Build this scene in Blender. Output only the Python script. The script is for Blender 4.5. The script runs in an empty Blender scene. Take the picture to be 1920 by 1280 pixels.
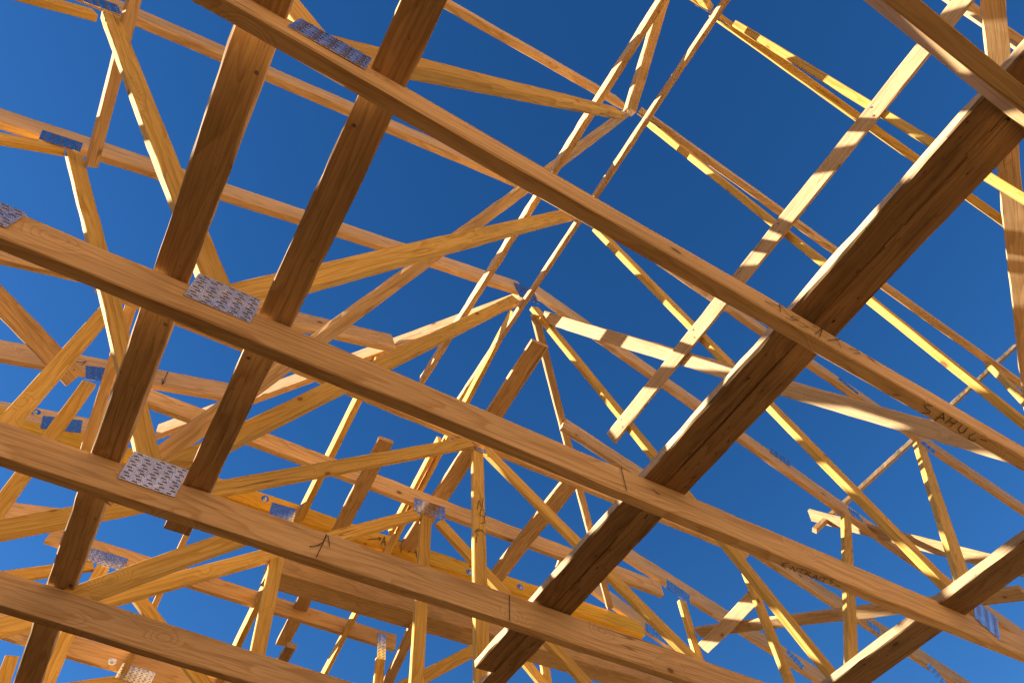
import bpy, bmesh, math, random
from mathutils import Vector, Matrix

# ------------------------------------------------------------------ camera, sky, sun, exposure
scene = bpy.context.scene
COL = scene.collection
cam_d = bpy.data.cameras.new('camera')
cam = bpy.data.objects.new('camera', cam_d)
COL.objects.link(cam)
cam_d.sensor_width = 36.0
cam_d.lens = 23.6774
cam_d.clip_start = 0.02
cam_d.clip_end = 3000.0
RIGHT, UP, FWD = ((0.861701, -0.504734, -0.052112), (-0.405258, -0.746377, 0.527909), (0.305349, 0.43378, 0.847701))
cam.matrix_world = Matrix(((RIGHT[0], UP[0], -FWD[0], 0.0), (RIGHT[1], UP[1], -FWD[1], 0.0), (RIGHT[2], UP[2], -FWD[2], 1.5), (0, 0, 0, 1)))
scene.camera = cam

SUN_AZ = math.radians(-59.0)      # direction towards the sun, clockwise from +Y
SUN_EL = math.radians(19.0)
world = bpy.data.worlds.new('World')
scene.world = world
world.use_nodes = True
wn = world.node_tree.nodes
wl = world.node_tree.links
wn.clear()
w_out = wn.new('ShaderNodeOutputWorld')
w_bg = wn.new('ShaderNodeBackground')
sky = wn.new('ShaderNodeTexSky')
sky.sky_type = 'NISHITA'
sky.sun_disc = False
sky.sun_elevation = SUN_EL
sky.sun_rotation = SUN_AZ
sky.altitude = 600.0
sky.air_density = 1.0
sky.dust_density = 0.15
sky.ozone_density = 4.0
w_bg.inputs['Strength'].default_value = 0.052
w_sat = wn.new('ShaderNodeHueSaturation')      # a polarised, very clear sky
w_sat.inputs['Saturation'].default_value = 1.22
w_sat.inputs['Hue'].default_value = 0.506
wl.new(sky.outputs['Color'], w_sat.inputs['Color'])
wl.new(w_sat.outputs['Color'], w_bg.inputs['Color'])
wl.new(w_bg.outputs['Background'], w_out.inputs['Surface'])

sun_d = bpy.data.lights.new('sun', 'SUN')
sun_d.energy = 5.0
sun_d.angle = math.radians(0.53)
sun_d.color = (1.0, 0.94, 0.85)
sun = bpy.data.objects.new('sun', sun_d)
COL.objects.link(sun)
to_sun = Vector((math.sin(SUN_AZ) * math.cos(SUN_EL), math.cos(SUN_AZ) * math.cos(SUN_EL), math.sin(SUN_EL)))
sun.rotation_euler = to_sun.to_track_quat('Z', 'Y').to_euler()

scene.view_settings.view_transform = 'Standard'
scene.view_settings.look = 'None'
scene.view_settings.exposure = 1.75
scene.view_settings.gamma = 1.0
scene.cycles.max_bounces = 10
scene.cycles.diffuse_bounces = 6

rng = random.Random(11)

# ------------------------------------------------------------------ materials
def nd(nt, kind, **kw):
    n = nt.nodes.new(kind)
    for k, v in kw.items():
        setattr(n, k, v)
    return n

def ramp(nt, pts, interp='LINEAR'):
    r = nd(nt, 'ShaderNodeValToRGB')
    e = r.color_ramp.elements
    r.color_ramp.interpolation = interp
    while len(e) < len(pts):
        e.new(0.5)
    for el, (p, c) in zip(e, pts):
        el.position = p
        el.color = (c[0], c[1], c[2], 1.0)
    return r

def mixc(nt, a, b, fac, blend='MIX'):
    m = nd(nt, 'ShaderNodeMix', data_type='RGBA', blend_type=blend)
    L = nt.links.new
    for sock, v in ((m.inputs[0], fac), (m.inputs[6], a), (m.inputs[7], b)):
        if hasattr(v, 'links'):
            L(v, sock)
        elif isinstance(v, (int, float)):
            sock.default_value = v
        else:
            sock.default_value = (v[0], v[1], v[2], 1.0)
    return m.outputs[2]

def wood(name, early, late, knot, rough=0.74, dirt=0.0, dirt_col=(0.05, 0.03, 0.018), saw=0.0, vary=0.22, grain=1.0, knots=0.45, fib=0.8):
    """timber: rings and fibre run along each member's own X axis"""
    m = bpy.data.materials.new(name)
    m.use_nodes = True
    nt = m.node_tree
    L = nt.links.new
    bs = nt.nodes['Principled BSDF']
    tc = nd(nt, 'ShaderNodeTexCoord')
    oi = nd(nt, 'ShaderNodeObjectInfo')
    off = nd(nt, 'ShaderNodeVectorMath', operation='SCALE')
    comb = nd(nt, 'ShaderNodeCombineXYZ')
    mul = nd(nt, 'ShaderNodeMath', operation='MULTIPLY'); mul.inputs[1].default_value = 37.0
    L(oi.outputs['Random'], mul.inputs[0])
    for i in range(3):
        L(mul.outputs[0], comb.inputs[i])
    add = nd(nt, 'ShaderNodeVectorMath', operation='ADD')
    L(tc.outputs['Object'], add.inputs[0]); L(comb.outputs[0], add.inputs[1])
    def mapped(sx, sy, sz):
        mp = nd(nt, 'ShaderNodeMapping')
        mp.inputs['Scale'].default_value = (sx, sy, sz)
        L(add.outputs[0], mp.inputs['Vector'])
        return mp.outputs[0]
    # slow wander of the grain
    wander = nd(nt, 'ShaderNodeTexNoise'); wander.inputs['Scale'].default_value = 1.0; wander.inputs['Detail'].default_value = 2.0
    L(mapped(1.3, 9.0, 9.0), wander.inputs['Vector'])
    # knots: sparse cells, stretched along the fibre
    vor = nd(nt, 'ShaderNodeTexVoronoi', feature='F1'); vor.inputs['Scale'].default_value = 1.0; vor.inputs['Randomness'].default_value = 1.0
    L(mapped(5.2, 8.0, 8.0), vor.inputs['Vector'])
    gate_s = nd(nt, 'ShaderNodeSeparateColor'); L(vor.outputs['Color'], gate_s.inputs[0])
    gate = nd(nt, 'ShaderNodeMath', operation='LESS_THAN'); gate.inputs[1].default_value = knots
    L(gate_s.outputs[0], gate.inputs[0])
    def gated(sock):
        g = nd(nt, 'ShaderNodeMath', operation='MULTIPLY'); L(sock, g.inputs[0]); L(gate.outputs[0], g.inputs[1])
        return g.outputs[0]
    ring_in = nd(nt, 'ShaderNodeMapping'); ring_in.inputs['Scale'].default_value = (0.9, 34.0, 27.0)
    L(add.outputs[0], ring_in.inputs['Vector'])
    bend = nd(nt, 'ShaderNodeVectorMath', operation='MULTIPLY_ADD')
    bend.inputs[1].default_value = (0.0, 7.0, 5.0)
    L(wander.outputs['Color'], bend.inputs[0]); L(ring_in.outputs[0], bend.inputs[2])
    # fibres curve round the knots
    kfall = nd(nt, 'ShaderNodeMapRange', interpolation_type='SMOOTHSTEP')
    kfall.inputs['From Min'].default_value = 0.0; kfall.inputs['From Max'].default_value = 0.42
    kfall.inputs['To Min'].default_value = 2.6; kfall.inputs['To Max'].default_value = 0.0
    L(vor.outputs['Distance'], kfall.inputs['Value'])
    bend2 = nd(nt, 'ShaderNodeVectorMath', operation='ADD')
    L(bend.outputs[0], bend2.inputs[0]); L(gated(kfall.outputs[0]), bend2.inputs[1])
    rings = nd(nt, 'ShaderNodeTexWave', wave_type='BANDS', bands_direction='DIAGONAL', wave_profile='SAW')
    rings.inputs['Scale'].default_value = 0.55 * grain; rings.inputs['Distortion'].default_value = 2.2
    rings.inputs['Detail'].default_value = 3.0; rings.inputs['Detail Scale'].default_value = 1.4
    L(bend2.outputs[0], rings.inputs['Vector'])
    fibre = nd(nt, 'ShaderNodeTexNoise'); fibre.inputs['Scale'].default_value = 1.0; fibre.inputs['Detail'].default_value = 6.0; fibre.inputs['Roughness'].default_value = 0.65
    L(mapped(7.0, 190.0, 190.0), fibre.inputs['Vector'])
    r1 = ramp(nt, [(0.0, early), (0.55, [early[i] * 0.75 + late[i] * 0.25 for i in range(3)]), (0.92, late), (1.0, early)])
    L(rings.outputs['Fac'], r1.inputs['Fac'])
    fr = ramp(nt, [(0.30, (0.62, 0.58, 0.52)), (0.52, (1, 1, 1)), (0.72, (1.12, 1.1, 1.06))])
    L(fibre.outputs['Fac'], fr.inputs['Fac'])
    col = mixc(nt, r1.outputs['Color'], fr.outputs['Color'], fib, 'MULTIPLY')
    # broad tone change along the member
    tone = nd(nt, 'ShaderNodeTexNoise'); tone.inputs['Scale'].default_value = 1.0; tone.inputs['Detail'].default_value = 3.0
    L(mapped(1.1, 6.0, 6.0), tone.inputs['Vector'])
    tr = ramp(nt, [(0.3, (0.80, 0.77, 0.72)), (0.7, (1.14, 1.12, 1.08))])
    L(tone.outputs['Fac'], tr.inputs['Fac'])
    col = mixc(nt, col, tr.outputs['Color'], 1.0, 'MULTIPLY')
    # each piece its own shade
    pv = nd(nt, 'ShaderNodeMapRange'); pv.inputs['To Min'].default_value = 1.0 - vary; pv.inputs['To Max'].default_value = 1.0 + vary * 0.6
    L(oi.outputs['Random'], pv.inputs['Value'])
    pc = nd(nt, 'ShaderNodeCombineColor')
    for i in range(3):
        L(pv.outputs[0], pc.inputs[i])
    col = mixc(nt, col, pc.outputs[0], 1.0, 'MULTIPLY')
    # knots
    kr = nd(nt, 'ShaderNodeMapRange', interpolation_type='SMOOTHSTEP')
    kr.inputs['From Min'].default_value = 0.06; kr.inputs['From Max'].default_value = 0.10
    kr.inputs['To Min'].default_value = 0.9; kr.inputs['To Max'].default_value = 0.0
    L(vor.outputs['Distance'], kr.inputs['Value'])
    halo = nd(nt, 'ShaderNodeMapRange', interpolation_type='SMOOTHSTEP')
    halo.inputs['From Min'].default_value = 0.08; halo.inputs['From Max'].default_value = 0.2
    halo.inputs['To Min'].default_value = 0.45; halo.inputs['To Max'].default_value = 0.0
    L(vor.outputs['Distance'], halo.inputs['Value'])
    col = mixc(nt, col, [late[i] * 0.8 for i in range(3)], gated(halo.outputs[0]))
    col = mixc(nt, col, knot, gated(kr.outputs[0]))
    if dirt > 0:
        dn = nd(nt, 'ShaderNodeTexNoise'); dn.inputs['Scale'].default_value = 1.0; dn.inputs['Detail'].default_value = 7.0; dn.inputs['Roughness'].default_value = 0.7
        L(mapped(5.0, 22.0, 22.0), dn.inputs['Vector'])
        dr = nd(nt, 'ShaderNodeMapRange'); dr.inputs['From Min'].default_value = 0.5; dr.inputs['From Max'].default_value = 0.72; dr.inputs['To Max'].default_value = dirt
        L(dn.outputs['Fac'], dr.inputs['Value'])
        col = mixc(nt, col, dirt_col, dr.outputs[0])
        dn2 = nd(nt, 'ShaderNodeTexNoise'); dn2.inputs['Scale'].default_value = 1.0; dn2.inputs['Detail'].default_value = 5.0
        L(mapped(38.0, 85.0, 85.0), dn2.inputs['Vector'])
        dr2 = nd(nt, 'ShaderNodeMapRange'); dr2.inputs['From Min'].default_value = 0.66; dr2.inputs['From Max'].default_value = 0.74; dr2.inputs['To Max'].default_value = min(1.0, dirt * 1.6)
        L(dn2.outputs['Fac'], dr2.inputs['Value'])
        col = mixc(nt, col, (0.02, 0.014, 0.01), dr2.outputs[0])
    # drying checks: long hairline cracks along the fibre
    ck = nd(nt, 'ShaderNodeTexNoise'); ck.inputs['Scale'].default_value = 1.0; ck.inputs['Detail'].default_value = 1.0
    L(mapped(0.8, 30.0, 30.0), ck.inputs['Vector'])
    d1 = nd(nt, 'ShaderNodeMath', operation='SUBTRACT'); d1.inputs[1].default_value = 0.52; L(ck.outputs['Fac'], d1.inputs[0])
    d2 = nd(nt, 'ShaderNodeMath', operation='ABSOLUTE'); L(d1.outputs[0], d2.inputs[0])
    d3 = nd(nt, 'ShaderNodeMapRange'); d3.inputs['From Min'].default_value = 0.003; d3.inputs['From Max'].default_value = 0.010; d3.inputs['To Min'].default_value = 0.75; d3.inputs['To Max'].default_value = 0.0
    L(d2.outputs[0], d3.inputs['Value'])
    cm = nd(nt, 'ShaderNodeTexNoise'); cm.inputs['Scale'].default_value = 1.0; cm.inputs['Detail'].default_value = 2.0
    L(mapped(1.7, 5.0, 5.0), cm.inputs['Vector'])
    cmr = nd(nt, 'ShaderNodeMapRange'); cmr.inputs['From Min'].default_value = 0.54; cmr.inputs['From Max'].default_value = 0.60
    L(cm.outputs['Fac'], cmr.inputs['Value'])
    cmul = nd(nt, 'ShaderNodeMath', operation='MULTIPLY'); L(d3.outputs[0], cmul.inputs[0]); L(cmr.outputs[0], cmul.inputs[1])
    col = mixc(nt, col, [late[i] * 0.25 for i in range(3)], cmul.outputs[0])
    L(col, bs.inputs['Base Color'])
    bs.inputs['Roughness'].default_value = rough
    bs.inputs['Specular IOR Level'].default_value = 0.12
    # relief: fibre, rings, saw marks
    h = nd(nt, 'ShaderNodeMath', operation='ADD')
    L(fibre.outputs['Fac'], h.inputs[0]); L(rings.outputs['Fac'], h.inputs[1])
    hv = h.outputs[0]
    if saw > 0:
        sw = nd(nt, 'ShaderNodeTexNoise'); sw.inputs['Scale'].default_value = 1.0; sw.inputs['Detail'].default_value = 4.0; sw.inputs['Distortion'].default_value = 1.2
        L(mapped(46.0, 60.0, 60.0), sw.inputs['Vector'])
        h2 = nd(nt, 'ShaderNodeMath', operation='MULTIPLY_ADD'); h2.inputs[1].default_value = 4.0 * saw
        L(sw.outputs['Fac'], h2.inputs[0]); L(hv, h2.inputs[2])
        hv = h2.outputs[0]
    b = nd(nt, 'ShaderNodeBump'); b.inputs['Strength'].default_value = 0.05 + 0.65 * saw; b.inputs['Distance'].default_value = 0.001 + 0.004 * saw
    L(hv, b.inputs['Height'])
    L(b.outputs[0], bs.inputs['Normal'])
    return m

M = {}
M['spruce'] = wood('spruce_timber', (0.75, 0.495, 0.245), (0.60, 0.36, 0.155), (0.20, 0.085, 0.03), vary=0.18)
M['yellow'] = wood('yellow_treated_timber', (0.73, 0.455, 0.12), (0.59, 0.325, 0.06), (0.24, 0.09, 0.02), vary=0.14)
M['pink'] = wood('pale_pink_timber', (0.76, 0.50, 0.26), (0.62, 0.37, 0.175), (0.24, 0.10, 0.04), vary=0.12)
M['brown'] = wood('brown_plank_timber', (0.58, 0.375, 0.185), (0.46, 0.28, 0.13), (0.06, 0.03, 0.014), dirt=0.25, grain=1.4, vary=0.08, knots=0.3, fib=0.9)
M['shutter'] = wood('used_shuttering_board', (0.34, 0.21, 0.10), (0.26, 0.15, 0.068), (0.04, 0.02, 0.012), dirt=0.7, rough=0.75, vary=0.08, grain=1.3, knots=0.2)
M['rough'] = wood('rough_sawn_lath', (0.68, 0.46, 0.25), (0.52, 0.32, 0.15), (0.18, 0.09, 0.035), rough=0.85, saw=0.7, dirt=0.06, dirt_col=(0.22, 0.12, 0.05), fib=1.0)
M['stained'] = wood('water_stained_timber', (0.36, 0.19, 0.075), (0.25, 0.125, 0.045), (0.05, 0.025, 0.012), dirt=0.8, dirt_col=(0.06, 0.03, 0.015))
M['edge'] = wood('sawn_sunlit_edge', (0.60, 0.41, 0.23), (0.50, 0.32, 0.165), (0.2, 0.1, 0.05), rough=0.8, saw=0.3, dirt=0.25)  # sunlit brightness mixed into the colour of the sawn edges
M['amber'] = wood('amber_sunlit_timber', (0.84, 0.48, 0.055), (0.74, 0.38, 0.03), (0.25, 0.09, 0.02), vary=0.05)  # strong reflected sunlight on the level beam, put into its base colour
M['lath'] = wood('planed_lath', (0.62, 0.425, 0.235), (0.54, 0.345, 0.175), (0.22, 0.11, 0.05), vary=0.1)

def simple(name, col, rough, metal=0.0):
    m = bpy.data.materials.new(name)
    m.use_nodes = True
    b = m.node_tree.nodes['Principled BSDF']
    b.inputs['Base Color'].default_value = (*col, 1)
    b.inputs['Roughness'].default_value = rough
    b.inputs['Metallic'].default_value = metal
    return m
M['ink'] = simple('black_marker', (0.05, 0.033, 0.022), 0.7)
M['slot'] = simple('punched_slot', (0.17, 0.12, 0.085), 0.8)

def steel(name):
    m = simple(name, (0.62, 0.63, 0.65), 0.2, 1.0)
    nt = m.node_tree; L = nt.links.new
    bs = nt.nodes['Principled BSDF']
    tc = nd(nt, 'ShaderNodeTexCoord')
    v = nd(nt, 'ShaderNodeTexVoronoi'); v.inputs['Scale'].default_value = 55.0
    n = nd(nt, 'ShaderNodeTexNoise'); n.inputs['Scale'].default_value = 22.0; n.inputs['Detail'].default_value = 4.0
    L(tc.outputs['Object'], v.inputs['Vector']); L(tc.outputs['Object'], n.inputs['Vector'])
    r = nd(nt, 'ShaderNodeMapRange'); r.inputs['To Min'].default_value = 0.10; r.inputs['To Max'].default_value = 0.32
    L(n.outputs['Fac'], r.inputs['Value']); L(r.outputs[0], bs.inputs['Roughness'])
    cr = ramp(nt, [(0.0, (0.58, 0.59, 0.61)), (1.0, (0.82, 0.83, 0.85))])
    L(v.outputs['Color'], cr.inputs['Fac']); L(cr.outputs['Color'], bs.inputs['Base Color'])
    b = nd(nt, 'ShaderNodeBump'); b.inputs['Strength'].default_value = 0.4; b.inputs['Distance'].default_value = 0.003
    L(n.outputs['Fac'], b.inputs['Height']); L(b.outputs[0], bs.inputs['Normal'])
    return m
M['steel'] = steel('galvanised_steel')

def earth():
    m = simple('sandy_ground', (0.42, 0.29, 0.17), 0.9)
    nt = m.node_tree; L = nt.links.new
    tc = nd(nt, 'ShaderNodeTexCoord')
    n = nd(nt, 'ShaderNodeTexNoise'); n.inputs['Scale'].default_value = 1.5; n.inputs['Detail'].default_value = 8.0
    L(tc.outputs['Object'], n.inputs['Vector'])
    r = ramp(nt, [(0.3, (0.12, 0.07, 0.026)), (0.7, (0.20, 0.12, 0.05))])
    L(n.outputs['Fac'], r.inputs['Fac'])
    L(r.outputs['Color'], nt.nodes['Principled BSDF'].inputs['Base Color'])
    return m
M['earth'] = earth()

def block():
    m = simple('clay_block', (0.5, 0.27, 0.14), 0.9)
    nt = m.node_tree; L = nt.links.new
    tc = nd(nt, 'ShaderNodeTexCoord')
    sp = nd(nt, 'ShaderNodeSeparateXYZ'); L(tc.outputs['Object'], sp.inputs[0])
    ad = nd(nt, 'ShaderNodeMath', operation='ADD'); L(sp.outputs['X'], ad.inputs[0]); L(sp.outputs['Y'], ad.inputs[1])
    cb = nd(nt, 'ShaderNodeCombineXYZ'); L(ad.outputs[0], cb.inputs['X']); L(sp.outputs['Z'], cb.inputs['Y'])
    br = nd(nt, 'ShaderNodeTexBrick'); br.inputs['Scale'].default_value = 1.0
    br.inputs['Brick Width'].default_value = 0.5; br.inputs['Row Height'].default_value = 0.2; br.inputs['Mortar Size'].default_value = 0.008
    br.inputs['Color1'].default_value = (0.54, 0.38, 0.19, 1); br.inputs['Color2'].default_value = (0.48, 0.325, 0.155, 1); br.inputs['Mortar'].default_value = (0.42, 0.35, 0.25, 1)
    L(cb.outputs[0], br.inputs['Vector'])
    L(br.outputs['Color'], nt.nodes['Principled BSDF'].inputs['Base Color'])
    return m
M['block'] = block()

# ------------------------------------------------------------------ builders
def frame(a, b, n):
    """matrix with X along a->b, Z along n (towards the visible face), origin in the middle of the visible face"""
    a, b, n = Vector(a), Vector(b), Vector(n)
    x = (b - a).normalized()
    z = (n - x * n.dot(x)).normalized()
    y = z.cross(x)
    o = (a + b) / 2
    return Matrix(((x[0], y[0], z[0], o[0]), (x[1], y[1], z[1], o[1]), (x[2], y[2], z[2], o[2]), (0, 0, 0, 1))), (b - a).length

def timber_mesh(name, length, w, t, jit=0.0010, bow=0.0, chamfer=0.0028, wane=0.0):
    """sawn timber with eased, slightly uneven arrises; visible face at z = 0, body below it"""
    bm = bmesh.new()
    nseg = max(6, min(90, int(length / 0.05)))
    c = min(chamfer, t * 0.2, w * 0.2)
    prof = [(-w/2 + c, 0), (w/2 - c, 0), (w/2, -c), (w/2, -t + c), (w/2 - c, -t), (-w/2 + c, -t), (-w/2, -t + c), (-w/2, -c)]
    ph = rng.uniform(0, 6.28)
    drift = [0.0] * 8
    rings = []
    for i in range(nseg + 1):
        s = i / nseg
        by = bow * math.sin(math.pi * s + ph * 0.1) - bow * math.sin(ph * 0.1)
        row = []
        for k, (y, z) in enumerate(prof):
            drift[k] = drift[k] * 0.75 + rng.gauss(0, jit)
            dy = drift[k] + (rng.gauss(0, wane) if wane else 0)
            dz = drift[k] * 0.4 + (rng.gauss(0, wane * 0.7) if wane else 0)
            row.append(bm.verts.new(((s - 0.5) * length, y + dy + by, z + dz)))
        rings.append(row)
    for r0, r1 in zip(rings[:-1], rings[1:]):
        for k in range(8):
            bm.faces.new((r0[k], r1[k], r1[(k + 1) % 8], r0[(k + 1) % 8]))
    bm.faces.new(rings[0]); bm.faces.new(rings[-1][::-1])
    bmesh.ops.recalc_face_normals(bm, faces=bm.faces)
    me = bpy.data.meshes.new(name)
    bm.to_mesh(me); bm.free()
    return me

def timber(name, a, b, n, w, t, mat, parent=None, **kw):
    mw, length = frame(a, b, n)
    me = timber_mesh(name, length, w, t, **kw)
    me.materials.append(M[mat])
    if mat == 'shutter':                       # freshly sawn narrow edges, coloured paler to look sunlit; dirty wide faces
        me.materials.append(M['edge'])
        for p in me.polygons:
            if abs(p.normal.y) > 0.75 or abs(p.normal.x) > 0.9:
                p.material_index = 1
    o = bpy.data.objects.new(name, me)
    COL.objects.link(o)
    if parent:
        o.parent = parent
        o.matrix_local = Matrix.Translation(parent.location).inverted() @ mw
    else:
        o.matrix_world = mw
    return o, mw

def tag(o, label, cat, group=None, kind=None):
    if label: o['label'] = label
    if cat: o['category'] = cat
    if group: o['group'] = group
    if kind: o['kind'] = kind

def nail_plate(parent, centre, ang, lu, lv, ny):
    """galvanised punched plate lying on the truss face, rows of slots with raised teeth"""
    bm = bmesh.new()
    th = 0.0014
    def box(x0, x1, y0, y1, z0, z1, mi):
        vs = [bm.verts.new(p) for p in ((x0,y0,z0),(x1,y0,z0),(x1,y1,z0),(x0,y1,z0),(x0,y0,z1),(x1,y0,z1),(x1,y1,z1),(x0,y1,z1))]
        for f in ((0,3,2,1),(4,5,6,7),(0,1,5,4),(1,2,6,5),(2,3,7,6),(3,0,4,7)):
            fc = bm.faces.new([vs[i] for i in f]); fc.material_index = mi
    box(-lu/2, lu/2, -lv/2, lv/2, 0.0, th, 0)
    ncol = max(2, int(round(lu / 0.028))); nrow = max(3, int(round(lv / 0.0105)))
    for i in range(ncol):
        for j in range(nrow):
            cx = (i + 0.5) / ncol * lu - lu/2 + (0.0035 if j % 2 else -0.0035)
            cy = (j + 0.5) / nrow * lv - lv/2
            sx, sy = 0.0060, 0.0018
            if abs(cx) + sx > lu/2 - 0.002 or rng.random() < 0.03: continue
            box(cx - sx, cx + sx, cy - sy, cy + sy, th + 0.0001, th + 0.0004, 1)
            box(cx + sx, cx + sx + 0.0022, cy - sy * 1.2, cy + sy * 1.2, th + 0.0001, th + 0.0011, 0)
    me = bpy.data.meshes.new('connector_plate')
    bm.to_mesh(me); bm.free()
    me.materials.append(M['steel']); me.materials.append(M['slot'])
    o = bpy.data.objects.new('connector_plate', me)
    COL.objects.link(o)
    z = Vector((0, ny, 0)); x = Vector((math.cos(ang), 0, math.sin(ang)))
    x = (x + Vector((0, rng.uniform(-0.012, 0.012), 0))).normalized()
    z = (z - x * z.dot(x)).normalized()
    y = z.cross(x)
    o0 = Vector(centre) + z * 0.0016
    mw = Matrix(((x[0], y[0], z[0], o0[0]), (x[1], y[1], z[1], o0[1]), (x[2], y[2], z[2], o0[2]), (0, 0, 0, 1)))
    o.parent = parent
    o.matrix_local = Matrix.Translation(parent.location).inverted() @ mw
    return o

def writing(parent, pmw, lines, wd, kind):
    bm = bmesh.new()
    inv = pmw.inverted()
    lift = Vector((0, 0, -0.0016)) if kind == 'under' else Vector((0, -0.0016, 0))
    nrm = Vector((0, 0, -1)) if kind == 'under' else Vector((0, -1, 0))
    # keep the strokes on the face they are written on
    w_face, t_face = parent.dimensions.y, parent.dimensions.z
    loc = [[inv @ Vector(p) for p in ln] for ln in lines]
    ax, lo, hi = (1, -w_face * 0.42, w_face * 0.42) if kind == 'side' else (2, -t_face * 0.90, -t_face * 0.10)
    vals = [v[ax] for ln in loc for v in ln]
    mid, span = (max(vals) + min(vals)) / 2, max(1e-5, max(vals) - min(vals))
    k = min(1.0, (hi - lo) / span)
    cen = min(max(mid, lo + span * k / 2), hi - span * k / 2)
    for ln in loc:
        for v in ln:
            v[ax] = cen + (v[ax] - mid) * k
    lines = [[pmw @ v for v in ln] for ln in loc]
    for ln in lines:
        pts = [Vector(p) + lift for p in ln]
        for p, q in zip(pts[:-1], pts[1:]):
            d = (q - p).normalized()
            s = d.cross(nrm).normalized() * wd * 0.31
            e = d * wd * 0.35
            vs = [bm.verts.new(inv @ v) for v in (p - e + s, q + e + s, q + e - s, p - e - s)]
            bm.faces.new(vs)
            p2 = [bm.verts.new(v.co + (inv.to_3x3() @ nrm) * 0.0003) for v in vs]
            bm.faces.new(p2[::-1])
    me = bpy.data.meshes.new('handwriting')
    bm.to_mesh(me); bm.free()
    me.materials.append(M['ink'])
    o = bpy.data.objects.new('handwriting', me)
    COL.objects.link(o)
    o.parent = parent
    o.matrix_local = Matrix.Identity(4)
    return o

def bolt(parent, p):
    bm = bmesh.new()
    bmesh.ops.create_cone(bm, cap_ends=True, segments=20, radius1=0.024, radius2=0.024, depth=0.003, matrix=Matrix.Translation((0, 0, 0.0015)))
    bmesh.ops.create_cone(bm, cap_ends=True, segments=6, radius1=0.012, radius2=0.0115, depth=0.011, matrix=Matrix.Translation((0, 0, 0.0085)))
    bmesh.ops.create_cone(bm, cap_ends=True, segments=14, radius1=0.0062, radius2=0.0055, depth=0.012, matrix=Matrix.Translation((0, 0, 0.019)))
    me = bpy.data.meshes.new('bolt'); bm.to_mesh(me); bm.free()
    me.materials.append(M['steel'])
    o = bpy.data.objects.new('bolt', me); COL.objects.link(o)
    mw = Matrix.Translation(p) @ Matrix.Rotation(math.radians(90), 4, 'X')
    o.parent = parent
    o.matrix_local = Matrix.Translation(parent.location).inverted() @ mw
    return o

# ------------------------------------------------------------------ the setting
gm = bmesh.new()
bmesh.ops.create_grid(gm, x_segments=40, y_segments=40, size=400.0)
for v in gm.verts:
    r = math.hypot(v.co.x, v.co.y)
    v.co.z = 0.0 if r < 25 else 0.004 * (r - 25) * math.sin(v.co.x * 0.02) * math.cos(v.co.y * 0.017)
gme = bpy.data.meshes.new('ground'); gm.to_mesh(gme); gm.free()
gme.materials.append(M['earth'])
ground = bpy.data.objects.new('ground', gme); COL.objects.link(ground)
tag(ground, 'sandy ground under the open roof frame', None, kind='structure')

def wall_obj(outline, axis, at, thick, label):
    """masonry wall: outline (u, z) in the wall's own plane, standing at 'at' along the other axis"""
    bm = bmesh.new()
    P = (lambda u, z, d: (u, at + d, z)) if axis == 'x' else (lambda u, z, d: (at + d, u, z))
    f0 = [bm.verts.new(P(u, z, 0.0)) for u, z in outline]
    f1 = [bm.verts.new(P(u, z, thick)) for u, z in outline]
    bm.faces.new(f0); bm.faces.new(f1[::-1])
    for i in range(len(outline)):
        j = (i + 1) % len(outline)
        bm.faces.new((f0[i], f0[j], f1[j], f1[i]))
    bmesh.ops.recalc_face_normals(bm, faces=bm.faces)
    me = bpy.data.meshes.new('house_wall'); bm.to_mesh(me); bm.free()
    me.materials.append(M['block'])
    o = bpy.data.objects.new('house_wall', me); COL.objects.link(o)
    tag(o, label, 'wall')
    return o
wall_obj([(-3.5, -0.05), (5.9, -0.05), (5.9, 2.74), (1.22, 5.2), (-3.5, 2.74)], 'x', -2.4, 0.2, 'unseen clay block gable wall added behind the nearest truss as a sunlit reflector')  # unseen wall, added so its sunlit face bounces warm light onto the timbers
wall_obj([(-3.5, -0.05), (5.9, -0.05), (5.9, 2.74), (-3.5, 2.74)], 'x', 7.2, 0.2, 'clay block wall under the hip end of the roof')
wall_obj([(-2.2, -0.05), (7.2, -0.05), (7.2, 2.74), (-2.2, 2.74)], 'y', -3.5, 0.2, 'clay block wall carrying the left ends of the trusses')
wall_obj([(-2.2, -0.05), (7.2, -0.05), (7.2, 2.74), (-2.2, 2.74)], 'y', 5.7, 0.2, 'clay block wall carrying the right ends of the trusses')

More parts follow.
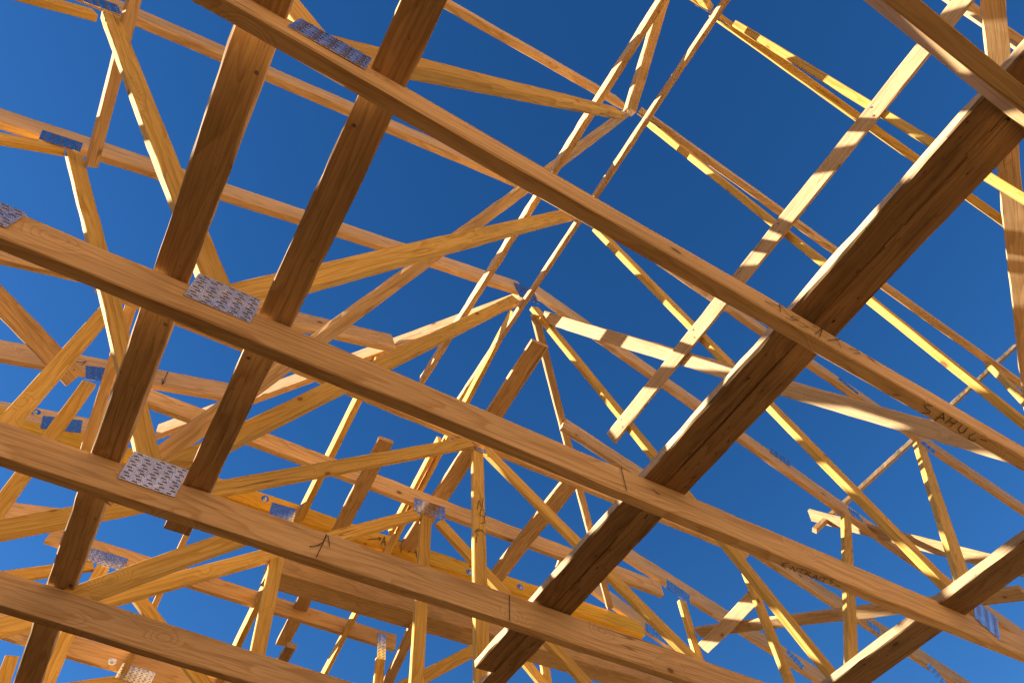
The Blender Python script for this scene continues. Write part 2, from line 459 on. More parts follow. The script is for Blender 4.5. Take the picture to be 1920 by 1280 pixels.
# ------------------------------------------------------------------ roof trusses
# part, start xyz, end xyz (middle of the visible face), depth, thickness, side the face looks to along Y
TRUSSES = {
    -1: [
        ('bottom_chord', -3.264, -0.8537, 2.8297, 5.696, -0.8537, 2.8297, 0.0993, 0.034, 1),
        ('top_chord', -3.2834, -0.8537, 3.6922, 1.1774, -0.8537, 5.1866, 0.122, 0.034, 1),
        ('top_chord', 1.2674, -0.8537, 5.1823, 5.7154, -0.8537, 3.6922, 0.122, 0.034, 1),
        ('heel_post', -3.2, -0.8537, 2.8857, -3.2, -0.8537, 3.6533, 0.07, 0.034, 1),
        ('heel_post', 5.632, -0.8537, 2.8857, 5.632, -0.8537, 3.6533, 0.07, 0.034, 1),
        ('web', -0.896, -0.8537, 4.4277, -0.1536, -0.8537, 2.8793, 0.066, 0.034, 1),
        ('web', -0.0768, -0.8537, 2.8793, 1.152, -0.8537, 5.0882, 0.066, 0.034, 1),
        ('web', 1.28, -0.8537, 5.0882, 2.5344, -0.8537, 2.8793, 0.066, 0.034, 1),
        ('web', 2.6368, -0.8537, 2.8793, 3.4048, -0.8537, 4.402, 0.066, 0.034, 1),
    ],
    0: [
        ('bottom_chord', -3.264, -0.2592, 2.8148, 5.696, -0.2592, 2.8148, 0.0993, 0.034, 1),
        ('top_chord', -3.2834, -0.2592, 3.6922, 1.1774, -0.2592, 5.1866, 0.122, 0.034, 1),
        ('top_chord', 1.229, -0.253, 5.1952, 5.1811, -0.1637, 3.8712, 0.122, 0.034, 1),
        ('heel_post', -3.2, -0.2592, 2.8857, -3.2, -0.2592, 3.6533, 0.07, 0.034, 1),
        ('heel_post', 5.632, -0.2592, 2.8857, 5.632, -0.2592, 3.6533, 0.07, 0.034, 1),
        ('web', -0.896, -0.2592, 4.4277, -0.1536, -0.2592, 2.8793, 0.066, 0.034, 1),
        ('web', -0.0768, -0.2592, 2.8793, 1.152, -0.2592, 5.0882, 0.066, 0.034, 1),
        ('web', 1.3057, -0.2574, 4.9863, 2.3887, -0.2323, 3.16, 0.066, 0.034, 1),
        ('web', 2.6368, -0.2592, 2.8793, 3.4048, -0.2592, 4.402, 0.066, 0.034, 1),
    ],
    1: [
        ('bottom_chord', -3.2625, 0.3062, 2.9375, 5.6975, 0.3062, 2.6733, 0.0993, 0.034, -1),
        ('top_chord', -2.6132, 0.3232, 3.9168, 1.0604, 0.2998, 5.1474, 0.122, 0.034, -1),
        ('top_chord', 1.1985, 0.2839, 5.2054, 5.3139, 0.3982, 3.8267, 0.122, 0.034, -1),
        ('heel_post', -3.2, 0.3062, 2.8857, -3.2, 0.3062, 3.6533, 0.07, 0.034, -1),
        ('heel_post', 5.632, 0.3062, 2.8857, 5.632, 0.3062, 3.6533, 0.07, 0.034, -1),
        ('web', -0.6617, 0.3062, 3.7541, -0.1497, 0.3062, 2.8914, 0.07, 0.034, -1),
        ('web', -0.1343, 0.3062, 2.9303, 0.9582, 0.3062, 4.7193, 0.072, 0.034, -1),
        ('web', 1.2717, 0.3061, 5.1083, 2.5146, 0.3149, 3.0124, 0.066, 0.034, -1),
        ('web', 2.688, 0.3446, 2.8793, 3.4234, 0.36, 4.3957, 0.066, 0.034, -1),
    ],
    2: [
        ('bottom_chord', -3.2644, 0.9176, 2.7973, 5.6956, 0.9176, 2.875, 0.0993, 0.034, -1),
        ('top_chord', -3.2843, 0.9176, 3.6536, 1.1765, 0.9176, 5.2298, 0.122, 0.034, -1),
        ('top_chord', 1.2704, 0.9176, 5.309, 5.7184, 0.9176, 3.553, 0.122, 0.034, -1),
        ('heel_post', -3.2, 0.9176, 2.8857, -3.2, 0.9176, 3.6161, 0.07, 0.034, -1),
        ('heel_post', 5.632, 0.9176, 2.8857, 5.632, 0.9176, 3.519, 0.07, 0.034, -1),
        ('web', -1.0015, 0.9176, 4.3144, -0.1402, 0.9176, 2.884, 0.062, 0.034, -1),
        ('web', -0.1423, 0.9176, 2.8798, 1.1477, 0.9176, 5.0505, 0.072, 0.034, -1),
        ('web', 1.3159, 0.9176, 5.02, 2.5439, 0.9176, 2.9302, 0.066, 0.034, -1),
        ('web', 2.6015, 0.9176, 3.0314, 3.3879, 0.9176, 4.2898, 0.068, 0.034, -1),
        ('web', -1.8267, 0.9176, 3.4181, -1.0301, 0.9176, 4.2488, 0.05, 0.034, -1),
    ],
    3: [
        ('bottom_chord', -3.2638, 1.5182, 2.8405, 5.6962, 1.5182, 2.8112, 0.0993, 0.034, -1),
        ('top_chord', -3.2833, 1.5182, 3.6944, 1.1775, 1.5182, 5.1858, 0.122, 0.034, -1),
        ('top_chord', 1.2722, 1.5182, 5.2812, 5.7202, 1.5182, 3.3589, 0.122, 0.034, -1),
        ('heel_post', -3.2, 1.5182, 2.8857, -3.2, 1.5182, 3.6553, 0.07, 0.034, -1),
        ('heel_post', 5.632, 1.5182, 2.8857, 5.632, 1.5182, 3.328, 0.07, 0.034, -1),
        ('web', -1.013, 1.5182, 4.3341, -0.141, 1.5182, 2.8991, 0.056, 0.034, -1),
        ('web', -0.1065, 1.5182, 2.9211, 1.1277, 1.5182, 4.9993, 0.062, 0.034, -1),
        ('web', 1.2647, 1.5182, 5.0128, 2.5515, 1.5182, 2.9399, 0.06, 0.034, -1),
        ('web', 2.5976, 1.5182, 3.0158, 3.4181, 1.5182, 4.3003, 0.056, 0.034, -1),
        ('web', -2.0111, 1.5182, 3.5825, -1.0578, 1.5182, 4.3355, 0.06, 0.034, -1),
    ],
    4: [
        ('bottom_chord', -3.2618, 2.0896, 2.9595, 5.6982, 2.0896, 2.5612, 0.0993, 0.034, -1),
        ('top_chord', -2.9667, 2.0896, 3.6984, 0.6173, 2.0896, 4.9254, 0.14, 0.034, -1),
        ('top_chord', 1.8102, 2.0896, 4.8656, 5.5222, 2.0896, 3.6845, 0.12, 0.034, -1),
        ('flat_chord', -0.7936, 2.0896, 4.366, 3.136, 2.0896, 4.366, 0.1, 0.034, -1),
        ('web', -0.526, 2.0896, 2.9837, 1.1393, 2.0896, 4.3144, 0.066, 0.034, -1),
        ('post', -0.6929, 2.0896, 4.232, -0.6663, 2.0896, 2.9129, 0.062, 0.034, -1),
        ('web', -0.2286, 2.0896, 2.8431, 0.2516, 2.0896, 3.3248, 0.066, 0.034, -1),
        ('web', 1.2325, 2.0896, 4.3065, 2.5597, 2.0896, 3.2298, 0.064, 0.034, -1),
        ('post', 1.1829, 2.0896, 4.267, 1.1925, 2.0896, 2.7604, 0.064, 0.034, -1),
        ('post', 3.0135, 2.0896, 3.1403, 3.0618, 2.0896, 4.5198, 0.062, 0.034, -1),
    ],
    5: [
        ('bottom_chord', -2.56, 2.6841, 2.8297, 4.992, 2.6841, 2.8297, 0.0993, 0.034, -1),
        ('top_chord', -2.8355, 2.6841, 3.8305, 0.0061, 2.6841, 4.7229, 0.13, 0.034, -1),
        ('top_chord', 2.4115, 2.6841, 4.7004, 5.2659, 2.6841, 3.8064, 0.12, 0.034, -1),
        ('flat_chord', -0.6302, 2.6841, 4.4201, 2.9152, 2.6841, 4.401, 0.11, 0.034, -1),
        ('post', -0.7128, 2.6841, 4.3677, -0.6558, 2.6841, 3.1263, 0.062, 0.034, -1),
        ('web', -0.5016, 2.6841, 3.0119, 1.1163, 2.6841, 4.2886, 0.066, 0.034, -1),
        ('web', 1.2555, 2.6841, 4.2917, 2.4173, 2.6841, 3.3429, 0.064, 0.034, -1),
        ('post', 1.1719, 2.6841, 4.2848, 1.19, 2.6841, 2.9868, 0.066, 0.034, -1),
        ('post', 0.4282, 2.6841, 3.7182, 0.4845, 2.6841, 2.9717, 0.062, 0.034, -1),
        ('post', 3.0686, 2.6841, 3.461, 3.0825, 2.6841, 4.3634, 0.06, 0.034, -1),
    ],
    6: [
        ('bottom_chord', -2.56, 3.2785, 2.8297, 4.992, 3.2785, 2.8297, 0.0993, 0.034, -1),
        ('top_chord', -2.7021, 3.2785, 4.1882, -0.5261, 3.2785, 4.713, 0.12, 0.034, -1),
        ('top_chord', 2.5451, 3.2785, 4.9469, 5.0155, 3.2785, 3.8971, 0.12, 0.034, -1),
        ('flat_chord', -1.2366, 3.2785, 4.5408, 3.2458, 3.2785, 4.5796, 0.118, 0.072, -1),
        ('web', 1.1841, 3.2785, 3.5025, 1.8402, 3.2785, 4.0137, 0.07, 0.034, -1),
    ],
    7: [
        ('flat_chord', -0.6668, 3.873, 4.3618, 1.532, 3.873, 4.3205, 0.105, 0.034, -1),
        ('post', -0.3236, 3.873, 4.2581, -0.2975, 3.873, 3.3588, 0.07, 0.034, -1),
        ('web', -0.2406, 3.873, 4.258, 0.8394, 3.873, 3.4386, 0.07, 0.034, -1),
        ('web', -0.9463, 3.873, 3.9083, -0.3774, 3.873, 4.2532, 0.07, 0.034, -1),
        ('post', 1.4416, 3.873, 4.1812, 1.4705, 3.873, 3.409, 0.06, 0.034, -1),
        ('web', 2.5029, 3.873, 4.5364, 3.0265, 3.873, 4.053, 0.08, 0.034, -1),
        ('post', 2.7422, 3.873, 4.5314, 2.7845, 3.873, 3.9314, 0.07, 0.034, -1),
        ('top_chord', -2.5732, 3.873, 4.0238, -0.6532, 3.873, 4.4974, 0.11, 0.034, -1),
    ],
    8: [
        ('flat_chord', -1.1546, 4.4675, 4.1516, 1.2829, 4.4675, 4.0485, 0.13, 0.034, -1),
        ('post', -0.3642, 4.4675, 4.2349, -0.2736, 4.4675, 3.3584, 0.085, 0.034, -1),
        ('post', -0.5617, 4.4675, 3.9759, -0.4696, 4.4675, 3.5303, 0.07, 0.034, -1),
        ('web', -0.3838, 4.4675, 3.7842, 0.2363, 4.4675, 4.0599, 0.1, 0.034, -1),
    ],
}
# truss, centre xyz, angle, length, height
PLATES = [
    (1, -0.1325, 0.3062, 2.8953, 0.0029, 0.1488, 0.1094),
    (2, -0.1356, 0.9176, 2.8765, 0.0157, 0.1474, 0.103),
    (2, -0.5958, 0.9176, 2.8381, -0.0082, 0.0995, 0.0759),
    (3, -0.1301, 1.5182, 2.8786, -0.0052, 0.146, 0.1016),
    (3, -1.0802, 1.5182, 4.3667, 0.3202, 0.1423, 0.0892),
    (2, -1.0545, 0.9176, 4.3501, 0.5633, 0.1235, 0.1015),
    (3, 1.2098, 1.5182, 5.1268, 0.1905, 0.1475, 0.1624),
    (5, -0.7023, 2.6841, 4.4399, 0.4094, 0.1138, 0.1019),
    (6, -0.8379, 3.2785, 4.6037, 0.3308, 0.1906, 0.1004),
    (5, 1.1849, 2.6841, 4.3485, 0.0635, 0.1993, 0.0984),
    (6, 0.4725, 3.2785, 4.5184, 0.0637, 0.1519, 0.104),
    (7, -0.3249, 3.873, 4.3022, -0.005, 0.2118, 0.0879),
    (7, 1.4333, 3.873, 4.2585, 0.0926, 0.0589, 0.1787),
    (8, 0.1014, 4.4675, 4.0328, -0.0555, 0.2021, 0.0965),
    (2, 3.0234, 0.9176, 4.6194, -0.7465, 0.134, 0.0591),
    (2, 3.4498, 0.9176, 4.3047, -0.9308, 0.0878, 0.0929),
    (3, 3.0143, 1.5182, 4.5933, -0.4487, 0.1473, 0.0811),
    (3, 3.4959, 1.5182, 4.3214, -0.1475, 0.0869, 0.0776),
    (5, 3.0579, 2.6841, 4.4233, -0.3339, 0.1903, 0.087),
    (6, 3.3626, 3.2785, 4.5646, -0.3356, 0.2025, 0.0765),
    (5, 4.0181, 2.6841, 4.2009, -0.8524, 0.1384, 0.0548),
    (4, 4.5203, 2.0896, 3.8966, -0.9846, 0.1215, 0.0736),
    (4, 4.0996, 2.0896, 4.0957, -0.4962, 0.0908, 0.0609),
    (2, 2.5666, 0.9176, 2.9151, -0.7229, 0.095, 0.1626),
    (4, 1.192, 2.0896, 4.2659, 0.0198, 0.0752, 0.0304),
    (0, 1.2224, -0.2592, 5.0712, 0, 0.15, 0.1),
    (1, 1.2224, 0.3062, 5.0712, 0, 0.15, 0.1),
    (2, 1.2224, 0.9176, 5.0712, 0, 0.15, 0.1),
]
BOLTS = [(6, (0.3475, 3.2785, 4.573)), (6, (1.7705, 3.2785, 4.5437)), (6, (2.1705, 3.2785, 4.5682)), (6, (-0.9856, 3.2785, 4.6263)), (8, (-0.057, 4.4675, 4.0775))]
INK = [
    (1, 'bottom_chord', 'under', 0.0035, [[(1.3269, 0.3321, 2.7511), (1.3427, 0.3277, 2.7506)]]),
    (1, 'bottom_chord', 'under', 0.0035, [[(1.4368, 0.3104, 2.7478), (1.4236, 0.3132, 2.7482), (1.4204, 0.3196, 2.7483), (1.4323, 0.3231, 2.748), (1.4464, 0.3244, 2.7476), (1.4471, 0.33, 2.7475), (1.4317, 0.3373, 2.748)]]),
    (1, 'bottom_chord', 'under', 0.0035, [[(1.479, 0.3436, 2.7466), (1.4791, 0.3164, 2.7466), (1.4973, 0.3311, 2.7461)], [(1.4767, 0.3331, 2.7467), (1.4923, 0.3258, 2.7462)], [(1.5089, 0.3165, 2.7457), (1.5075, 0.3362, 2.7458)], [(1.5289, 0.3158, 2.7451), (1.5261, 0.3373, 2.7452)], [(1.5098, 0.3265, 2.7457), (1.5297, 0.3249, 2.7451)], [(1.5486, 0.3181, 2.7445), (1.5512, 0.3329, 2.7445), (1.5652, 0.3386, 2.7441), (1.5724, 0.3322, 2.7438), (1.568, 0.3188, 2.744)]]),
    (1, 'bottom_chord', 'under', 0.0035, [[(1.5991, 0.3159, 2.7431), (1.5927, 0.3272, 2.7432), (1.5997, 0.3365, 2.743), (1.6141, 0.3368, 2.7426), (1.617, 0.3293, 2.7425)], [(1.6267, 0.3215, 2.7422), (1.6462, 0.3189, 2.7417)]]),
    (2, 'bottom_chord', 'under', 0.0035, [[(1.5616, 0.9305, 2.7881), (1.5475, 0.9394, 2.7879), (1.5517, 0.9503, 2.788), (1.5694, 0.9533, 2.7881)], [(1.5515, 0.9472, 2.788), (1.5634, 0.9439, 2.7881)], [(1.5866, 0.9527, 2.7883), (1.585, 0.9384, 2.7883), (1.6042, 0.952, 2.7884), (1.6021, 0.9365, 2.7884)], [(1.6067, 0.9356, 2.7885), (1.6334, 0.9323, 2.7887)], [(1.62, 0.9343, 2.7886), (1.6233, 0.9492, 2.7886)], [(1.6432, 0.9494, 2.7888), (1.6406, 0.9341, 2.7887), (1.6518, 0.9332, 2.7888), (1.6529, 0.9413, 2.7889), (1.6441, 0.9423, 2.7888), (1.6661, 0.9482, 2.789)], [(1.6737, 0.9525, 2.789), (1.6761, 0.9339, 2.7891), (1.6939, 0.9494, 2.7892)], [(1.6761, 0.9453, 2.7891), (1.6884, 0.9426, 2.7892)], [(1.6947, 0.9342, 2.7892), (1.7002, 0.949, 2.7893)], [(1.6992, 0.932, 2.7893), (1.7228, 0.9305, 2.7895)], [(1.7121, 0.931, 2.7894), (1.7178, 0.9499, 2.7894)], [(1.7416, 0.9267, 2.7896), (1.7315, 0.9296, 2.7895), (1.7369, 0.9351, 2.7896), (1.7483, 0.9363, 2.7897), (1.7425, 0.9446, 2.7896)], [(1.7651, 0.9418, 2.7898), (1.7829, 0.9413, 2.79)]]),
    (1, 'bottom_chord', 'side', 0.003, [[(0.9236, 0.3048, 2.8432), (0.9386, 0.3048, 2.8288), (0.957, 0.3048, 2.8109), (0.9926, 0.3048, 2.9114), (0.9896, 0.3048, 2.8305), (0.9992, 0.3048, 2.8068)], [(0.9206, 0.3048, 2.837), (1.0056, 0.3048, 2.8992), (1.0174, 0.3048, 2.8719)], [(1.0436, 0.3048, 2.8751), (1.007, 0.3048, 2.8472), (0.9969, 0.3048, 2.8232), (1.0238, 0.3048, 2.8392), (0.9857, 0.3048, 2.7922), (0.9603, 0.3048, 2.7807)], [(1.0309, 0.3048, 2.8233), (1.0476, 0.3048, 2.8204), (1.0139, 0.3048, 2.783), (1.0018, 0.3048, 2.7893)]]),
    (1, 'bottom_chord', 'side', 0.003, [[(1.0548, 0.3048, 2.7936), (1.1287, 0.3048, 2.8852), (1.0648, 0.3048, 2.7855)]]),
    (1, 'bottom_chord', 'side', 0.003, [[(1.0795, 0.3048, 2.8257), (1.0953, 0.3048, 2.8326)]]),
    (1, 'bottom_chord', 'side', 0.003, [[(1.0958, 0.3048, 2.7876), (1.1883, 0.3048, 2.8661)]]),
    (1, 'bottom_chord', 'side', 0.003, [[(1.1681, 0.3048, 2.8604), (1.1428, 0.3048, 2.7865)]]),
    (1, 'bottom_chord', 'side', 0.003, [[(1.1919, 0.3048, 2.8131), (1.2406, 0.3048, 2.8398), (1.2339, 0.3048, 2.8212), (1.1911, 0.3048, 2.7897)]]),
    (6, 'flat_chord', 'side', 0.008, [[(1.0333, 3.2771, 4.5292), (1.1175, 3.2771, 4.5745)], [(1.101, 3.2771, 4.5789), (1.1203, 3.2771, 4.5745), (1.1077, 3.2771, 4.555)]]),
    (6, 'flat_chord', 'side', 0.008, [[(1.1261, 3.2771, 4.5271), (1.1404, 3.2771, 4.5951), (1.1538, 3.2771, 4.5294)]]),
    (6, 'flat_chord', 'side', 0.008, [[(1.1297, 3.2771, 4.5506), (1.1508, 3.2771, 4.5547)]]),
    (6, 'flat_chord', 'side', 0.008, [[(1.1737, 3.2771, 4.5352), (1.1857, 3.2771, 4.5978), (1.2159, 3.2771, 4.601), (1.2138, 3.2771, 4.5845), (1.1842, 3.2771, 4.5681), (1.2273, 3.2771, 4.5455)], [(1.2347, 3.2771, 4.6042), (1.2898, 3.2771, 4.6129)]]),
    (6, 'flat_chord', 'side', 0.008, [[(1.2689, 3.2771, 4.609), (1.2653, 3.2771, 4.5166)]]),
    (6, 'flat_chord', 'side', 0.008, [[(1.3139, 3.2771, 4.5377), (1.3657, 3.2771, 4.5891), (1.381, 3.2771, 4.5146)]]),
    (6, 'flat_chord', 'side', 0.008, [[(1.3381, 3.2771, 4.5582), (1.3722, 3.2771, 4.555)]]),
    (4, 'post', 'side', 0.005, [[(1.1692, 2.0882, 3.8247), (1.1798, 2.0882, 3.8886), (1.1961, 2.0882, 3.8449), (1.2033, 2.0882, 3.9139)], [(1.2118, 2.0882, 3.8366), (1.19, 2.0882, 3.8339), (1.1835, 2.0882, 3.7929), (1.211, 2.0882, 3.7969), (1.2115, 2.0882, 3.8225)], [(1.1887, 2.0882, 3.7443), (1.2102, 2.0882, 3.7591), (1.207, 2.0882, 3.7917)]]),
    (4, 'post', 'side', 0.005, [[(1.1632, 2.0882, 3.6832), (1.1996, 2.0882, 3.7048), (1.223, 2.0882, 3.6841)], [(1.1853, 2.0882, 3.7098), (1.1632, 2.0882, 3.6832), (1.18, 2.0882, 3.6622)], [(1.1676, 2.0882, 3.6486), (1.1701, 2.0882, 3.6181)]]),
    (3, 'bottom_chord', 'side', 0.004, [[(0.3173, 1.5167, 2.8046), (0.3371, 1.5167, 2.8157), (0.3511, 1.5167, 2.8346), (0.3545, 1.5167, 2.8622)], [(0.3552, 1.5167, 2.8625), (0.3497, 1.5167, 2.8254), (0.3416, 1.5167, 2.7767)], [(0.3601, 1.5167, 2.86), (0.3708, 1.5167, 2.8271)]]),
    (3, 'bottom_chord', 'side', 0.004, [[(0.9612, 1.5167, 2.8654), (0.957, 1.5167, 2.775)]]),
    (2, 'bottom_chord', 'side', 0.004, [[(0.9689, 0.9162, 2.8752), (0.9663, 0.9162, 2.7802)]]),
    (2, 'bottom_chord', 'side', 0.004, [[(1.0705, 0.9162, 2.8434), (1.0787, 0.9162, 2.8318), (1.0903, 0.9162, 2.8321)]]),
    (5, 'top_chord', 'side', 0.006, [[(-0.4389, 2.6827, 4.672), (-0.4283, 2.6827, 4.5606)], [(-0.4419, 2.6827, 4.5965), (-0.4283, 2.6827, 4.5606), (-0.4219, 2.6827, 4.5924)]]),
    (5, 'top_chord', 'side', 0.005, [[(-0.8342, 2.6827, 4.4621), (-0.8059, 2.6827, 4.47), (-0.7874, 2.6827, 4.4931), (-0.7925, 2.6827, 4.4551)]]),
]
TRUSS_LABEL = {
    -1: 'truss at the far top right corner, only a thin sunlit strip of its rafter showing',
    0: 'nearest truss, its dark bottom beam crossing the top right corner of the photo',
    1: 'truss whose bottom beam has SAHUC handwritten on its underside',
    2: 'truss whose bottom beam has ENTRAITS handwritten on its underside',
    3: 'truss with a bright steel plate low at left, its apex ending the ridge',
    4: 'truncated truss with a handwritten upright post and a rough brown rafter',
    5: 'truncated truss whose level upper beam carries a steel plate over fanning webs',
    6: 'truncated truss with a doubled yellow level beam marked ARTA',
    7: 'truncated truss far at lower left with a level beam ending in an upright perforated plate',
    8: 'farthest truss, its level beam with a plate and a bolt at the bottom left edge',
}
WOOD_OF = {'bottom_chord': 'spruce', 'top_chord': 'pink', 'flat_chord': 'spruce', 'web': 'yellow', 'post': 'yellow', 'heel_post': 'yellow'}
WOOD_SPECIAL = {(4, 'top_chord'): 'rough', (6, 'flat_chord'): 'amber', (0, 'top_chord'): 'yellow', (1, 'top_chord'): 'spruce'}
roots = {}
first = {}
for k, parts in TRUSSES.items():
    root = bpy.data.objects.new('roof_truss', None)
    COL.objects.link(root)
    root.empty_display_size = 0.3
    y0 = parts[0][2]
    root.location = (1.22, y0, 2.78)
    tag(root, TRUSS_LABEL[k], 'roof truss', 'roof trusses of the open timber frame')
    roots[k] = root
    count = {}
    for j, (part, ax, ay, az, bx, by, bz, w, t, ny) in enumerate(parts):
        lay = 0.0 if 'chord' in part else 0.0012 + 0.0004 * (j % 5)   # webs sit a hair behind the chords where they meet
        a = (ax, ay - ny * lay, az); b = (bx, by - ny * lay, bz)
        mat = WOOD_SPECIAL.get((k, part), WOOD_OF[part])
        o, mw = timber(part, a, b, (0, ny, 0), w, t - 2 * lay, mat, root, bow=rng.uniform(-0.004, 0.004) if part == 'web' else 0.0, jit=0.0010 if 'chord' in part else 0.0005)
        first.setdefault((k, part), []).append((o, mw))
for k, cx, cy, cz, ang, lu, lv in PLATES:
    nail_plate(roots[k], (cx, cy, cz), ang, lu, lv, -1 if k > 0 else 1)
for k, p in BOLTS:
    bolt(roots[k], p)
for k, part, kind, wd, lines in INK:
    mid = Vector(lines[0][0])
    o, mw = min(first[(k, part)], key=lambda om: abs((om[1].inverted() @ mid).y) + max(0.0, abs((om[1].inverted() @ mid).x) - om[0].dimensions.x / 2))
    writing(o, mw, lines, wd, kind)

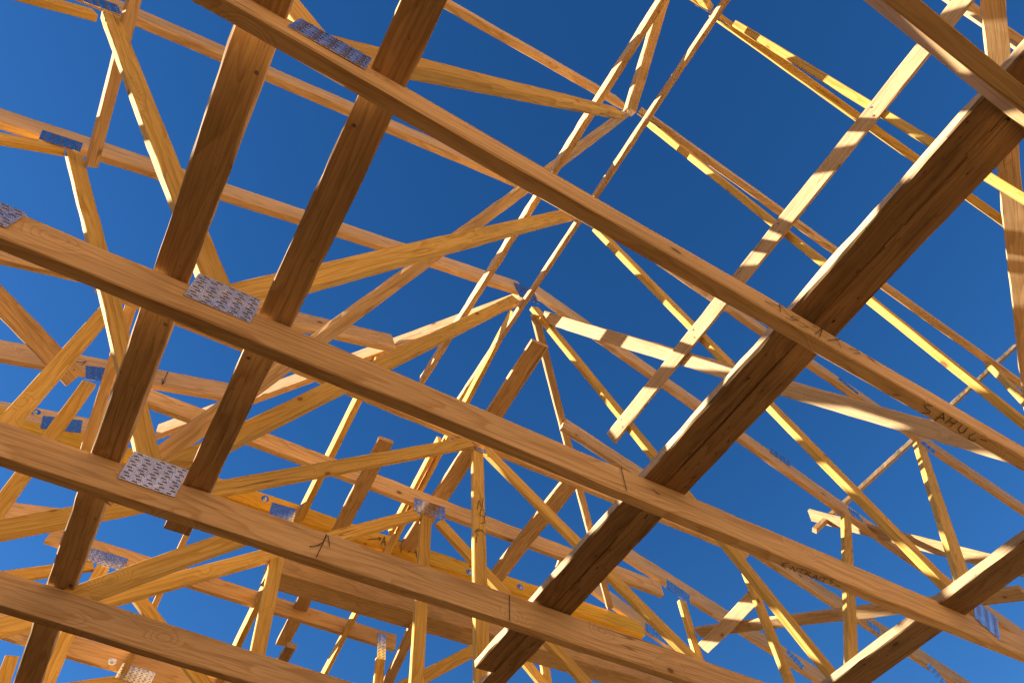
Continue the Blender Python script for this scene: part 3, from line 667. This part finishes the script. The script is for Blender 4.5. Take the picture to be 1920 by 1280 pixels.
# ------------------------------------------------------------------ loose planks, laths and braces
# name, wood, label, category, group, start xyz, end xyz, normal of the visible face, width, thickness, unevenness
LOOSE = [
    ('plank', 'brown', 'brown plank with dark knots, leftmost of the planks lying across the beams',
     'plank', 'brown planks lying across the bottom beams', (-0.2644, -1.28, 2.8831), (-0.2344, 4.096, 2.8831), (0, 0, -1), 0.0759, 0.026, 0.0006),
    ('plank', 'brown', 'brown plank passing the upper end of the steel plates, ending just below the third beam',
     'plank', 'brown planks lying across the bottom beams', (-0.0193, -1.28, 2.8831), (-0.0178, 1.7128, 2.8831), (0, 0, -1), 0.0753, 0.026, 0.0006),
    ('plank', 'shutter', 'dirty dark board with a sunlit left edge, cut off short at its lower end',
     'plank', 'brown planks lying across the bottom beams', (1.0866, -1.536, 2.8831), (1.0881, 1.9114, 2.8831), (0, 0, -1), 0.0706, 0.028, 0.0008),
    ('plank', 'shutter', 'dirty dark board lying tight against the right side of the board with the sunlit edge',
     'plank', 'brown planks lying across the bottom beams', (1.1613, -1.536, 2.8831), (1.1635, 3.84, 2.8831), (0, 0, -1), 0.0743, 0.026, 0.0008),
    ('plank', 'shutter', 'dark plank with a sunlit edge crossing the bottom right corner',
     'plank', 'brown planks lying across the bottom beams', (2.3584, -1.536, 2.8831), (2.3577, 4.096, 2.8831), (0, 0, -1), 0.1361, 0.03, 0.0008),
    ('ridge_lath', 'rough', 'thin rough lath following the ridge past every truss apex',
     'lath', 'laths running along the roof', (1.1565, -1.152, 4.931), (1.1495, 2.3218, 4.931), (-1, -0.002, 0), 0.05, 0.024, 0.001),
    ('ridge_lath', 'rough', 'splintery rough sawn lath left of the ridge, its lower end hanging free',
     'lath', 'laths running along the roof', (0.862, -1.152, 4.7905), (0.8373, 2.1737, 4.7905), (-1, -0.0074, 0), 0.075, 0.03, 0.0016),
    ('lath', 'lath', 'broad pale sunlit lath striped with shadow bands, nailed under the right hand webs',
     'lath', 'laths running along the roof', (1.696, -1.3375, 4.2298), (1.7203, 1.6433, 4.1889), (-0.8601, -0, -0.5101), 0.068, 0.022, 0.0004),
    ('diagonal_brace', 'lath', 'wide pale board slanting from the central apex to the right, half sunlit',
     'brace', 'diagonal braces of the roof frame', (1.3072, 1.5181, 4.923), (2.3536, 0.4242, 3.1585), (-0.8601, -0, -0.5101), 0.07, 0.022, 0.0006),
    ('diagonal_brace', 'spruce', 'long thin brace slanting from the upper ridge down to the lower left beam',
     'brace', 'diagonal braces of the roof frame', (1.4105, 0.3446, 5.9481), (-0.2115, 1.6507, 2.865), (0.7403, -0.3836, -0.552), 0.06, 0.024, 0.0004),
    ('lath', 'brown', 'narrow brown lath across the uprights at the right, crossing two rafters',
     'lath', 'laths running along the roof', (5.8744, 0.3702, 6.4499), (3.4515, 1.7742, 4.3803), (0.388, -0.4854, -0.7835), 0.034, 0.03, 0.0006),
    ('lath', 'spruce', 'narrow upright looking lath with a white sunlit side at upper left',
     'lath', 'laths running along the roof', (-0.9581, 0.7798, 4.2891), (-0.9366, 1.5118, 4.2593), (-0.7509, -0.0049, -0.6604), 0.03, 0.042, 0.0004),
    ('lath', 'spruce', 'thin lath behind the leftmost plank, in front of two small blue plates',
     'lath', 'laths running along the roof', (-0.6734, 2.1536, 4.3798), (-0.5854, 2.8121, 4.0547), (-0.9774, 0.0272, -0.2096), 0.03, 0.05, 0.0004),
    ('diagonal_brace', 'brown', 'brown board slanting in from the left edge with two nail holes at its cut end',
     'brace', 'diagonal braces of the roof frame', (-1.2693, 2.2176, 4.265), (-0.7578, 2.6393, 4.3088), (0.5767, -0.648, -0.4976), 0.098, 0.024, 0.0006),
    ('diagonal_brace', 'rough', 'short brace with a white sunlit face above the second apex, beside the rough ridge lath',
     'brace', 'diagonal braces of the roof frame', (1.0067, 0.2998, 4.8059), (0.9723, -0.2592, 5.3193), (-0.9971, 0.0744, 0.0141), 0.05, 0.05, 0.0006),
    ('hip_rafter', 'pink', 'pale sunlit hip rafter running from the central apex to the lower left',
     'rafter', 'hip rafters', (1.1969, 1.5437, 5.1405), (-0.3767, 3.1173, 4.6499), (-0.7071, -0.7071, -0), 0.115, 0.036, 0.0004),
    ('hip_rafter', 'brown', 'thin brown hip rafter dropping from the central apex behind the middle beam',
     'rafter', 'hip rafters', (1.2726, 1.5822, 5.0052), (2.9254, 3.2785, 4.6449), (-0.711, 0.6238, -0.3246), 0.04, 0.045, 0.0004),
    ('jack_rafter', 'spruce', 'jack rafter seen as a thin white line at the far lower left',
     'rafter', 'hip end jack rafters', (-0.5756, 3.7612, 4.3238), (-0.4621, 5.0678, 3.8926), (-0.9966, 0.0781, -0.0258), 0.12, 0.036, 0.0004),
    ('jack_rafter', 'spruce', 'jack rafter with a white edge below the third beam at left',
     'rafter', 'hip end jack rafters', (-0.0074, 2.8464, 4.6414), (0.0223, 4.9265, 3.955), (-0.9999, 0.0129, -0.0043), 0.15, 0.036, 0.0004),
    ('jack_rafter', 'yellow', 'long jack rafter with a bright white side, left of the central ridge',
     'rafter', 'hip end jack rafters', (0.5536, 2.195, 4.8617), (0.569, 4.9553, 3.9508), (-1, 0.005, -0.0017), 0.16, 0.036, 0.0004),
    ('jack_rafter', 'yellow', 'middle jack rafter with a white side continuing the ridge downward',
     'rafter', 'hip end jack rafters', (1.1517, 1.6133, 5.0115), (1.1612, 4.6665, 4.004), (-1, 0.0028, -0.0009), 0.08, 0.026, 0.0004),
    ('jack_rafter', 'yellow', 'short jack rafter close beside the middle one',
     'rafter', 'hip end jack rafters', (1.1116, 2.4734, 4.7224), (1.1115, 3.1324, 4.505), (-1, -0.0001, 0), 0.07, 0.026, 0.0004),
    ('board', 'brown', 'brown board with a lit edge and cut upper end below the central apex',
     'board', 'boards on the level upper beams', (1.2421, 1.5068, 4.554), (1.3238, 3.8351, 4.554), (0, 0, -1), 0.103, 0.026, 0.0006),
    ('board', 'brown', 'small brown board under the level beam with a free upper end beside the yellow web',
     'board', 'boards on the level upper beams', (0.7438, 2.3294, 4.3416), (0.8752, 4.2745, 4.3416), (0, 0, -1), 0.086, 0.026, 0.0006),
    ('board', 'rough', 'greyish board with pale sunlit patches crossing the level beam near the upright',
     'board', 'boards on the level upper beams', (1.7939, 2.1129, 4.316), (1.8236, 3.2671, 4.316), (0, 0, -1), 0.103, 0.026, 0.0006),
    ('board', 'brown', 'brown board beside the upright plate at the bottom centre',
     'board', 'boards on the level upper beams', (1.4252, 3.3317, 4.06), (1.5895, 4.2574, 4.06), (0, 0, -1), 0.056, 0.05, 0.0006),
    ('trimmer_beam', 'brown', 'thick dark beam under the middle of the frame, with a blackened underside',
     'beam', None, (0.4915, 3.2401, 4.1497), (3.4786, 3.2401, 4.2112), (0, -1, 0), 0.17, 0.15, 0.0006),
    ('diagonal_brace', 'lath', 'short board with a bright sunlit patch at lower right',
     'brace', 'diagonal braces of the roof frame', (3.0387, 2.128, 3.9893), (3.0938, 2.6585, 3.9942), (-0.7447, 0.0835, -0.6622), 0.08, 0.024, 0.0004),
    ('diagonal_brace', 'brown', 'brown board nearly level across the lower right, behind two yellow uprights',
     'brace', 'diagonal braces of the roof frame', (3.0976, 2.6648, 4.1074), (3.328, 0.9863, 3.3263), (-0.4184, 0.3354, -0.8441), 0.075, 0.024, 0.0006),
    ('diagonal_brace', 'brown', 'brown board with a square cut end behind the top of the yellow upright at right',
     'brace', 'diagonal braces of the roof frame', (3.52, 1.7978, 4.5613), (3.712, 1.0298, 3.6213), (-0.6038, 0.5524, -0.5747), 0.085, 0.024, 0.0006),
    ('diagonal_brace', 'spruce', 'wide knotty board rising along the right edge of the photo',
     'brace', 'diagonal braces of the roof frame', (1.0376, -1.2201, 4.1424), (3.2453, 0.383, 3.9089), (-0.3011, 0.2819, -0.911), 0.072, 0.034, 0.0008),
    ('offcut', 'brown', 'small wood offcut sticking up over the lowest beam',
     'offcut', None, (0.4949, 2.2432, 2.9934), (0.4949, 2.3584, 2.9934), (0, 0, -1), 0.036, 0.02, 0.0004),
]
NAILS = {((-0.2644, -1.28, 2.8831), (-0.2344, 4.096, 2.8831)): [(-1.508, 0.02), (-0.988, 0.02), (-0.358, 0.02)], ((-0.0193, -1.28, 2.8831), (-0.0178, 1.7128, 2.8831)): [(-0.316, -0.017), (0.204, -0.017), (0.834, -0.017)], ((1.696, -1.3375, 4.2298), (1.7203, 1.6433, 4.1889)): [(-0.41, -0.016), (-0.388, 0.014), (0.155, -0.016), (0.177, 0.014), (0.765, -0.016), (0.787, 0.014), (1.37, -0.016), (1.392, 0.014)], ((-1.2693, 2.2176, 4.265), (-0.7578, 2.6393, 4.3088)): [(0.282, -0.018), (0.294, 0.02)]}
for name, mat, label, cat, group, a, b, n, w, t, wane in LOOSE:
    o, mw = timber(name, a, b, n, w, t, mat, None, wane=wane, jit=0.0008, bow=rng.uniform(-0.006, 0.006))
    tag(o, label, cat, group)

    if (a, b) in NAILS:                        # nail heads where it is fixed
        for lx, ly in NAILS[(a, b)]:
            nb = bmesh.new()
            bmesh.ops.create_cone(nb, cap_ends=True, segments=10, radius1=0.0045, radius2=0.0038, depth=0.002)
            nm = bpy.data.meshes.new('nail'); nb.to_mesh(nm); nb.free()
            nm.materials.append(M['slot'])
            no = bpy.data.objects.new('nail', nm); COL.objects.link(no)
            no.parent = o
            no.matrix_local = Matrix.Translation((lx, ly, 0.0008))
